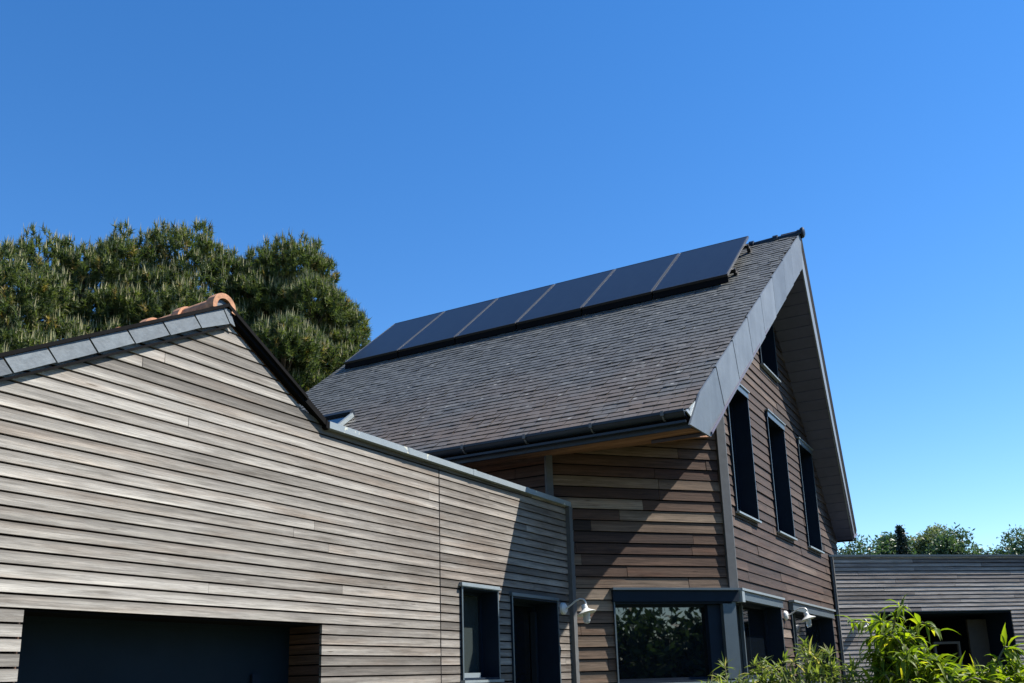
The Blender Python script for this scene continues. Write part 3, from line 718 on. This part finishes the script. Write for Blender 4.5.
# ------------------------------------------------------------------ far wing
fw=thing('flat_roofed_wing','low grey timber wing with flat roof and dark porch opening, behind the leafy peach tree','building')
cells=[[(0.02,GZ),(9.5,GZ),(9.5,2.23),(0.02,2.22)]]
boards(WR,.02,9.5,GZ,2.23,cells,[(1.0,4.10,GZ,1.11)],PL*.95,1.11,.014,lens=(2.2,5),tonef=lambda:min(1,max(0,random.gauss(.6,.24))),jitter=.001,slant=.006).build('cladding_wall',[M['wood_grey'],M['black']],fw)
mb=MB(); WR.box(mb,-.02,9.55,2.225,2.268,-.35,.034); mb.build('coping',M['trim'],fw)
mb=MB(); WR.box(mb,4.12,9.5,GZ,2.19,-3.4,-.05); WR.box(mb,1.0,4.12,1.14,2.19,-3.4,-.05); WR.box(mb,0.05,.98,GZ,2.19,-3.4,-.05); WR.box(mb,.98,4.12,GZ,1.14,-3.4,-2.2); mb.build('inner_wall',M['black'],fw)
mb=MB(); WR.box(mb,.99,4.11,1.100,1.112,-2.2,.02,0); WR.box(mb,1.0,4.1,1.06,1.098,-2.2,-.04,1); mb.build('porch_ceiling',[M['trim'],M['navy']],fw)
mb=MB(); WR.box(mb,4.085,4.098,GZ,1.06,-2.2,-.03,0); mb.build('porch_side',M['navy'],fw)
mb=MB(); WR.box(mb,3.55,4.02,GZ,.96,-.75,-.70,0); mb.build('porch_panel',plain('beige_panel',(.06,.052,.045),.6),fw)
mb=MB()
for (a,b_,c,d) in ((2.78,3.42,.46,.51),(3.37,3.42,GZ,.46),(2.78,2.83,GZ,.46)): WR.box(mb,a,b_,c,d,-.9,-.85)
mb.build('inner_door_frame',plain('grey_frame',(.13,.125,.12),.5),fw)
mb=MB(); WR.box(mb,.0,.05,GZ,2.2,.0,.05); mb.build('corner_trim',M['post'],fw)
mb=MB(); WR.box(mb,0,9.5,2.19,2.20,-3.4,-.30); mb.build('flat_roof',M['black'],fw)
setloc(fw, w3(-1,22,GZ))

# ------------------------------------------------------------------ wall lamps
def lamp(fr,s,z,a,label):
    t=thing('wall_lamp',label,'wall lamp','white gooseneck lamps on the timber walls')
    nrm=(fr.p(0,0,1)-fr.p(0,0,0)).normalized(); up=Vector((0,0,1)); c=fr.p(s,z,.0)
    mb=MB(); mb.lathe(c,[(.001,.045),(.045,.04),(.062,.025),(.066,.0)],nrm,20); mb.build('wall_rose',M['white'],t)
    A=a*U; tip=c+nrm*A+up*.035
    pts=[c+nrm*.03]+[c+nrm*(A*f)+up*(h) for f,h in ((.2,.005),(.4,.04),(.58,.075),(.76,.09),(.9,.082),(.97,.062),(1.0,.035))]+[tip-up*.02]
    mb=MB(); mb.tube(pts,.009,10); mb.build('arm',M['white'],t)
    mb=MB(); mb.lathe(tip-up*.10,[(.028,.095),(.032,.085),(.034,.050),(.05,.034),(.102,.004),(.106,.0),(.103,-.004),(.05,.026),(.03,.040)],(up-nrm*.30),28); mb.build('lamp_shade',M['white'],t)
    gm_,nt,b=newmat('lamp_glass'); b.inputs['Base Color'].default_value=(.75,.78,.78,1); b.inputs['Roughness'].default_value=.12; b.inputs['Transmission Weight'].default_value=.6
    mb=MB(); mb.lathe(tip-up*.16,[(.001,-.048),(.026,-.042),(.037,-.018),(.039,.03),(.034,.085)],up,18); mb.build('glass_globe',gm_,t)
    setloc(t,c)
    return t
lamp(WL,4.49,.84,.33,'white wall lamp beside the entrance door, next to the grey corner post')
lamp(WG,2.75,.865,.36,'white wall lamp between the two ground floor gable windows')
lamp(WR,.46,.845,.34,'white wall lamp half hidden by leaves on the grey wing')

# ------------------------------------------------------------------ vegetation
def tris_from(dirs, base, length, width, tone, face_to=None):
    """thin triangles: base (n,3), dirs (n,3) unit, length (n,), width(n,)"""
    n=len(base); rnd=rng.normal(size=(n,3)); side=np.cross(dirs,rnd); side/=np.linalg.norm(side,axis=1)[:,None]+1e-9
    V=np.empty((n,3,3)); V[:,0]=base-side*width[:,None]/2; V[:,1]=base+side*width[:,None]/2; V[:,2]=base+dirs*length[:,None]
    return V.reshape(-1,3), np.arange(3*n).reshape(-1,3), np.repeat(tone,3)
def unit(a): return a/(np.linalg.norm(a,axis=-1,keepdims=True)+1e-9)
def pine(label, c, base, lobes, ntuft, candle_z):
    """lobes: list of (x,y,z,r) metres relative to trunk base"""
    t=thing('pine_tree',label,'pine tree','tall pines behind the garage')
    mb=MB(); top=max(l[2]+l[3]*.5 for l in lobes)
    hub=[Vector((0,0,0)),Vector((.1,.05,top*.35)),Vector((-.05,.1,top*.65)),Vector((0,0,top*.92))]
    mb.tube(hub,[.22,.18,.12,.04],10); mb.build('trunk',M['bark'],t)
    mb=MB()
    for (x,y,z,r) in lobes:
        s=Vector((0,0,max(1.0,z*.72-.3))); e=Vector((x,y,z)); mid=(s+e)/2+Vector((0,0,-.15)); mb.tube([s,mid,e],[.07,.05,.025],6,cap=False)
        for k in range(7):
            a=rng.uniform(0,6.28); d=Vector((math.cos(a),math.sin(a),rng.uniform(-.2,.9))).normalized()*r*.85
            mb.tube([mid.lerp(e,.6),e+d*.5+Vector((0,0,-.08)),e+d],[.025,.017,.008],4,cap=False)
    mb.build('limb',M['bark'],t)
    tot=sum(l[3]**2 for l in lobes); Vs=[];Fs=[];Ts=[];off=0; cV=[];cF=[];cT=[];coff=0
    for (x,y,z,r) in lobes:
        n=int(ntuft*r*r/tot); d=unit(rng.normal(size=(n,3))); d[:,2]=np.where(d[:,2]<-.45,-d[:,2]*.5,d[:,2]); d=unit(d)
        rad=r*rng.uniform(.35,1.0,n)**.6*(1+.16*np.sin(d[:,0]*5+x*3)*np.cos(d[:,1]*4+y*2)+.10*np.sin(d[:,2]*9))
        P=np.array([x,y,z])+d*rad[:,None]*np.array([1,1,.85])
        ax=unit(d*.6+np.array([0,0,.9])+rng.normal(scale=.2,size=(n,3)))
        k=30; D=unit(np.repeat(ax,k,0)*rng.uniform(.15,1.2,(n*k,1))+rng.normal(scale=.55,size=(n*k,3)))
        tb=np.clip(rng.normal(.45,.18,n),0,.93); old=rng.random(n)<.03; tb[old]=1.0
        v,f,tt=tris_from(D,np.repeat(P,k,0)+np.repeat(ax,k,0)*rng.uniform(-.08,.08,(n*k,1)),rng.uniform(.10,.18,n*k),np.full(n*k,.022),np.clip(np.repeat(tb,k)+rng.normal(scale=.05,size=n*k),0,1))
        Vs.append(v);Fs.append(f+off);Ts.append(tt);off+=len(v)
        sel=np.where((d[:,2]>.05)&(rad>r*.72)&(rng.random(n)<.8))[0]
        for kk in range(3):
            m=len(sel); b=P[sel]+ax[sel]*.05+rng.normal(scale=.03,size=(m,3)); dd=unit(np.tile([0,0,1.],(m,1))+rng.normal(scale=.12,size=(m,3)))
            for q in range(2):
                v,f,tt=tris_from(dd,b,rng.uniform(.13,.27,m),np.full(m,.026),rng.random(m)); cV.append(v);cF.append(f+coff);cT.append(tt);coff+=len(v)
    cr=npmesh('crown',np.vstack(Vs),np.vstack(Fs),[M['needle']],parent=t,tone=np.concatenate(Ts))
    npmesh('candle_shoots',np.vstack(cV),np.vstack(cF),[M['candle']],parent=cr,tone=np.concatenate(cT))
    t.location=base
    return t
def lobeset(n, hw, z0, z1, seed, extra=()):
    r=np.random.default_rng(seed); L=[]
    for i in range(n):
        f=(i+.5)/n; z=z0+(z1-z0)*f; env=hw*(1-.42*max(0,(f-.55)/.45)**1.6)
        a=r.uniform(0,6.28); q=env*r.uniform(.35,1.0); rr=r.uniform(.75,1.05)*hw*.50
        L.append((math.cos(a)*q,math.sin(a)*q,z,rr))
    return L+list(extra)
def ground_at(x,y): return Vector((x*U,y*U,0))
pine('broad pine at the far left edge behind the garage gable',None,ground_at(-22.3,14.4),lobeset(18,2.9,4.6,10.0,3,[(-.9,-1.3,10.75,1.0),(.1,.2,10.9,1.0),(.9,.9,10.75,.95),(0,0,8.8,2.0),(0,0,7.0,2.2)]),13000,9)
pine('middle pine rising right behind the orange ridge tiles',None,ground_at(-19.95,17.35),lobeset(18,2.45,4.8,10.7,11,[(-.8,-1.0,11.2,.95),(.0,.0,11.65,.95),(.7,.8,11.2,.85),(0,0,9.6,1.9),(0,0,7.5,2.0)]),12000,9)
pine('dark pine standing between the garage gable and the slate roof',None,ground_at(-17.9,19.6),lobeset(15,1.75,5.0,10.6,23,[(0,0,11.5,1.05),(-.5,-.6,10.6,1.05),(.5,1.0,10.2,.9),(.8,1.2,8.3,.8),(0,0,9.0,1.6),(0,0,7.0,1.5)]),12000,9)

def leafcards(P, size, n_per, spread, tone, mat, name, parent, elong=1.6):
    n=len(P)*n_per; B=np.repeat(P,n_per,0)+rng.normal(scale=spread,size=(n,3)); d=unit(rng.normal(size=(n,3))); s=unit(np.cross(d,rng.normal(size=(n,3))))
    L=size*rng.uniform(.6,1.3,n); V=np.empty((n,4,3)); V[:,0]=B-d*(L*elong/2)[:,None]; V[:,1]=B+s*(L/2)[:,None]*.6; V[:,2]=B+d*(L*elong/2)[:,None]; V[:,3]=B-s*(L/2)[:,None]*.6
    tt=np.clip(np.repeat(tone,n_per)+rng.normal(scale=.12,size=n),0,1)
    return npmesh(name,V.reshape(-1,3),np.arange(4*n).reshape(-1,4),[mat],parent=parent,tone=np.repeat(tt,4))
def broad(name,label,cat,base,lobes,nclump,size,mat,group='trees beyond the grey wing',n_per=10,trunk=.14,shell=.55):
    t=thing(name,label,cat,group); mb=MB(); top=max(l[2] for l in lobes)
    mb.tube([Vector((0,0,0)),Vector((.08,0,top*.5)),Vector((0,.05,top))],[trunk,trunk*.8,trunk*.3],8)
    for (x,y,z,r) in lobes: mb.tube([Vector((0,0,z*.7)),Vector((x,y,z))],[trunk*.4,trunk*.12],5,cap=False)
    mb.build('trunk',M['bark_grey'],t)
    tot=sum(l[3]**2 for l in lobes); Ps=[];Ts=[]
    for (x,y,z,r) in lobes:
        n=max(4,int(nclump*r*r/tot)); d=unit(rng.normal(size=(n,3))); rad=r*rng.uniform(shell,1.05,n)*(1+.2*np.sin(d[:,0]*6+z)*np.cos(d[:,2]*5+x))
        Ps.append(np.array([x,y,z])+d*rad[:,None]); Ts.append(np.clip(rng.normal(.5,.2)*.5+rng.normal(.25,.15,n),0,1))
    leafcards(np.vstack(Ps),size*1.15,n_per,size*1.2,np.concatenate(Ts),mat,'crown',t)
    t.location=base; return t
def lob(n,hw,z0,z1,seed,rr=.5,taper=.7):
    r=np.random.default_rng(seed); L=[]
    for i in range(n):
        f=(i+.5)/n; e=hw*(1-taper*f**1.5); a=r.uniform(0,6.28); q=e*r.uniform(.2,1); L.append((math.cos(a)*q,math.sin(a)*q,z0+(z1-z0)*f,hw*rr*r.uniform(.6,1)*(1-.45*f)))
    return L
def gtop(px_top_u): return EYE+px_top_u*U
broad('garden_tree','low green tree seen just right of the gable overhang','tree',ground_at(-7.4,49),lob(14,2.4,3.5,6.3,1,.6,.25),2200,.095,M['bg_green'],n_per=13)
broad('garden_tree','airy green tree next to the low one, with thin top','tree',ground_at(-6.3,50),lob(12,1.5,3.6,6.8,2,.5,.75),1500,.09,M['bg_green'],n_per=13)
broad('garden_tree','pale flowering tree behind the dark cypress','tree',ground_at(-4.6,53),lob(18,2.1,3.6,7.3,3,.42,.6),2000,.09,M['bg_pale'],n_per=13)
broad('garden_tree','feathery green tree to the right of the dark cypress','tree',ground_at(-2.95,48),lob(14,1.7,3.4,6.5,4,.5,.75),1500,.085,M['bg_green'],n_per=13)
broad('garden_tree','bushy green tree at the right edge above the grey wing','tree',ground_at(.1,48),lob(16,2.6,3.4,6.3,6,.5,.45),2300,.085,M['bg_green'],n_per=13)
broad('garden_tree','low green tree filling the dip before the right edge','tree',ground_at(-1.9,52),lob(14,3.0,3.5,6.2,8,.55,.3),2200,.095,M['bg_green'],n_per=13)
# cypress
t=thing('cypress','small dark pointed cypress rising among the background trees','cypress','trees beyond the grey wing')
mb=MB(); mb.tube([Vector((0,0,0)),Vector((0,0,6.5))],[.12,.03],8); mb.build('trunk',M['bark_grey'],t)
n=520; z=rng.uniform(.2,1,n); a=rng.uniform(0,6.28,n); r=.80*(1-z)**1.0*(.75+.3*rng.random(n))+.02
leafcards(np.stack([np.cos(a)*r,np.sin(a)*r,1.0+z*5.95],1),.09,14,.07,rng.random(n),M['bg_dark'],'crown',t); t.location=ground_at(-5.2,47)

# peach tree in the foreground
def leaves(base, dirs, length, width, droop, tone, name, mat, parent):
    """folded, curved lanceolate leaves; base/dirs (n,3)"""
    n=len(base); S=5; prof=np.array([.12,.75,1.0,.72,.30,0.0])
    side=unit(np.cross(dirs,np.tile([0,0,1.],(n,1))+rng.normal(scale=.35,size=(n,3)))); nor=unit(np.cross(side,dirs))
    V=np.empty((n,(S+1)*3,3)); p=base.copy(); d=dirs.copy()
    for i in range(S+1):
        w_=(width*prof[i]/2)[:,None]
        V[:,i*3]=p-side*w_+nor*w_*.45; V[:,i*3+1]=p; V[:,i*3+2]=p+side*w_+nor*w_*.45
        d=unit(d+np.array([0,0,-1.])*(droop/S)[:,None]); p=p+d*(length/S)[:,None]; nor=unit(np.cross(side,d))
    F=[]
    for i in range(S):
        F+=[[i*3,i*3+1,i*3+4,i*3+3],[i*3+1,i*3+2,i*3+5,i*3+4]]
    F=np.array(F); Fa=(F[None]+(np.arange(n)*(S+1)*3)[:,None,None]).reshape(-1,4)
    return npmesh(name,V.reshape(-1,3),Fa,[mat],parent=parent,tone=np.repeat(tone,(S+1)*3),smooth=True)
def bush(name,label,cat,base,tips,per,L,Wd,mat,droop,stem_r=.012,up=.25,sub=3,spread=.14,seed=5):
    global rng
    rng=np.random.default_rng(seed)
    t=thing(name,label,cat,None); mb=MB(); B=[];D=[];T=[]
    for tip in tips:
        tip=Vector(tip); root=Vector((rng.normal()*.05,rng.normal()*.05,0)); h=tip.z
        mid=Vector((tip.x*.45,tip.y*.45,h*.72)); bend=Vector((tip.x*.8,tip.y*.8,h*1.02))
        pts=[]
        for k in range(13):
            u=k/12; a=(1-u)**3; b_=3*u*(1-u)**2; c=3*u*u*(1-u); d=u**3
            pts.append(root*a+mid*b_+bend*c+tip*d)
        mb.tube(pts,[stem_r*(1-.8*k/12) for k in range(13)],5,cap=False)
        for q in range(sub):
            i0=rng.integers(6,12); s=pts[i0]; e=s+Vector((rng.normal()*spread,rng.normal()*spread,abs(rng.normal())*spread*.7+up*.25)); 
            m_=(s+e)/2+Vector((0,0,.05)); sp=[s,m_,e]; mb.tube(sp,[stem_r*.5,stem_r*.35,stem_r*.15],4,cap=False)
            for k in range(int(per*.5)):
                u=rng.uniform(.15,1); pp=s.lerp(m_,u*2) if u<.5 else m_.lerp(e,u*2-1)
                B.append(pp); d=(e-s).normalized()*.5+Vector(rng.normal(size=3)*.6); d.z+=up; D.append(d.normalized()); T.append(rng.normal(.55,.25))
        for k in range(per):
            u=rng.uniform(.45,1)**.8; i0=min(11,int(u*12)); pp=pts[i0].lerp(pts[i0+1],u*12-i0 if u*12-i0<=1 else 1)
            tdir=(pts[i0+1]-pts[i0]).normalized(); d=tdir*.55+Vector(rng.normal(size=3)*.65); d.z+=up*.6; B.append(pp); D.append(d.normalized()); T.append(rng.normal(.5,.25))
    mb.build('branches',M['stem'],t)
    n=len(B); B=np.array([tuple(b) for b in B]); D=np.array([tuple(d) for d in D])
    leaves(B,D,L*rng.uniform(.45,1.2,n),Wd*rng.uniform(.6,1.25,n),rng.uniform(droop*.4,droop*1.4,n),np.clip(np.array(T),0,1),'foliage',mat,t)
    t.location=base; return t
# tips in metres relative to the base; camera sees x to the right
bx=(-.55,5.5)
def rel(x,y,z,b=bx): return ((x-b[0])*U,(y-b[1])*U,EYE+(z-.07)*U)
ptips=[rel(-.75,5.4,.31),rel(-.78,5.6,.24),rel(-.70,5.3,.24),rel(-.64,5.5,.24),rel(-.60,5.2,.14),rel(-.55,5.4,.12),rel(-.50,5.6,.06),rel(-.45,5.3,.03),rel(-.40,5.5,.04),rel(-.80,5.4,.10),rel(-.75,5.5,.08),
 rel(-.62,5.4,.06),rel(-.5,5.3,-.02),rel(-.35,5.4,-.06),rel(-.25,5.5,.05),rel(-.20,5.45,.10),rel(-.14,5.6,.05),rel(-.28,5.3,-.08),rel(-.7,5.2,-.05),rel(-.82,5.3,-.08),rel(-.85,5.5,-.06),rel(-.17,5.4,-.05),rel(-.08,5.5,-.02),rel(-.42,5.2,-.12),rel(-.57,5.6,-.1),rel(-.30,5.6,-.02)]
bush('peach_tree','bright green young peach tree with long drooping leaves in front of the grey wing','peach tree',ground_at(*bx),ptips,36,.105,.019,M['peach'],1.7,seed=5,sub=5,spread=.085,up=.0)
bx2=(-1.25,5.6)
stips=[rel(x,y,z-.01,bx2) for x,y,z in ((-1.75,5.4,-.10),(-1.66,5.5,-.03),(-1.58,5.3,-.02),(-1.5,5.6,.0),(-1.42,5.4,.03),(-1.34,5.5,.0),(-1.27,5.3,.05),(-1.2,5.6,.08),(-1.14,5.4,.09),(-1.08,5.5,.08),(-1.02,5.4,.04),(-.97,5.6,.02),(-1.85,5.6,-.12),(-1.5,5.3,-.1),(-1.3,5.4,-.08),(-1.1,5.3,-.05),(-1.0,5.3,-.1),(-1.2,5.5,-.04),(-1.4,5.6,-.06),(-1.62,5.6,-.12),(-1.05,5.6,.0),(-.93,5.4,-.04),(-1.95,5.5,-.16))]
bush('shrub','low olive green shrub with thin spiky leaves below the corner window','shrub',ground_at(*bx2),stips,44,.075,.011,M['shrub'],.6,stem_r=.005,up=.15,sub=5,spread=.06,seed=9)
rng=np.random.default_rng(77)
# tall garden hedge to the right of the frame: the corner window mirrors it
t=thing('hedge','dark garden hedge outside the frame on the right, mirrored in the corner window','hedge')
n=5200; yy=rng.uniform(-14,30,n); top=3.3+.5*np.sin(yy*.9)+.35*np.sin(yy*2.3+1)+1.6*np.clip(np.abs(yy-9.0)-5.0,0,2)*.6
zz=rng.random(n)**.8*top*(1+.0*yy); xx=rng.uniform(10.3,12.6,n)
P_h=np.stack([xx+np.sin(zz*1.7+yy)*.3,yy,zz+rng.normal(scale=.15,size=n)],1)
leafcards(P_h,.20,9,.20,np.clip(rng.normal(.45,.2,n),0,1),M['bg_green'],'foliage',t)
mb=MB()
for k in range(44):
    y0=-14+k; tp=3.3+.5*math.sin((y0+.5)*.9)+.35*math.sin((y0+.5)*2.3+1)+1.6*min(2,max(0,abs(y0+.5-9)-5))*.6
    mb.tube([Vector((11.5,y0+.5,0)),Vector((11.5,y0+.5,tp*.55)),Vector((11.5,y0+.5,tp*.86))],[.62,.58,.15],7)
mb.build('dense_core',M['bg_dark'],t)
for i,(tx,ty,th) in enumerate(((19,-9,12),(20,-2,13),(21,17.5,12),(19,24,11),(-2,-15,12),(7,-15,13))):  # trees added out of view to hold back skylight and deepen the shade
    rngs=np.random.default_rng(100+i)
    tt=thing('garden_tree',['tall garden tree behind the hedge, nearest the camera, out of frame','tall garden tree behind the hedge, second from the camera, out of frame','tall garden tree behind the far half of the hedge, out of frame','tall garden tree at the far end of the hedge, out of frame','tall garden tree behind the photographer, on the garage side','tall garden tree behind the photographer, on the hedge side'][i],'tree','tall trees around the garden')
    mb=MB(); mb.tube([Vector((0,0,0)),Vector((.2,0,th*.5)),Vector((0,.2,th*.85))],[.3,.22,.08],8); mb.build('trunk',M['bark_grey'],tt)
    d=unit(rngs.normal(size=(900,3))); Pp=np.array([0,0,th*.64])+d*np.array([3.4,3.4,th*.36])*rngs.uniform(.5,1,(900,1))
    leafcards(Pp,.42,6,.35,np.clip(rngs.normal(.5,.2,900),0,1),M['bg_green'],'crown',tt); tt.location=(tx,ty,0)

# ------------------------------------------------------------------ light, sky, camera
SUN=Vector((.510,.345,.788)).normalized()
ld=bpy.data.lights.new('sun','SUN'); ld.energy=5.0; ld.angle=R(.53); ld.color=(1.0,.95,.86)
lo=bpy.data.objects.new('sun',ld); COL.objects.link(lo); lo.rotation_euler=SUN.to_track_quat('Z','Y').to_euler(); lo.location=(10,10,30)
wd=bpy.data.worlds.new('World'); sc.world=wd; wd.use_nodes=True; nt=wd.node_tree; nt.nodes.clear()
out=N(nt,'ShaderNodeOutputWorld'); bg=N(nt,'ShaderNodeBackground'); sk=N(nt,'ShaderNodeTexSky'); sk.sky_type='NISHITA'; sk.sun_disc=False
sk.sun_elevation=math.asin(SUN.z); sk.sun_rotation=math.atan2(SUN.x,SUN.y); sk.air_density=1.0; sk.dust_density=0.0; sk.ozone_density=3.0; sk.altitude=50
bg.inputs[1].default_value=.085
hv=N(nt,'ShaderNodeHueSaturation'); hv.inputs['Saturation'].default_value=1.30; hv.inputs['Hue'].default_value=.505; hv.inputs['Value'].default_value=1.12
nt.links.new(sk.outputs[0],hv.inputs['Color']); nt.links.new(hv.outputs[0],bg.inputs[0]); nt.links.new(bg.outputs[0],out.inputs[0])

cam=bpy.data.cameras.new('camera'); co=bpy.data.objects.new('camera',cam); COL.objects.link(co); sc.camera=co
P_,RO,A_=R(14.06),R(1.73),R(28.66)
Xc=Vector((math.cos(A_),math.sin(A_),0)); Yh=Vector((-math.sin(A_),math.cos(A_),0))
fwd=Yh*math.cos(P_)+Vector((0,0,1))*math.sin(P_); Zc=-Yh*math.sin(P_)+Vector((0,0,1))*math.cos(P_)
rt=Xc*math.cos(RO)-Zc*math.sin(RO); up=Xc*math.sin(RO)+Zc*math.cos(RO)
mw=Matrix(((rt.x,up.x,-fwd.x,0),(rt.y,up.y,-fwd.y,0),(rt.z,up.z,-fwd.z,EYE),(0,0,0,1)))
co.matrix_world=mw
cam.sensor_fit='HORIZONTAL'; cam.sensor_width=36; cam.lens=941.6/1024*36; cam.shift_y=(443.3-341.5)/1024; cam.clip_start=.1; cam.clip_end=2000
vs=sc.view_settings; vs.view_transform='Standard'; vs.look='None'; vs.gamma=1; vs.exposure=1.10; vs.use_curve_mapping=False
sc.render.resolution_x=1024; sc.render.resolution_y=683
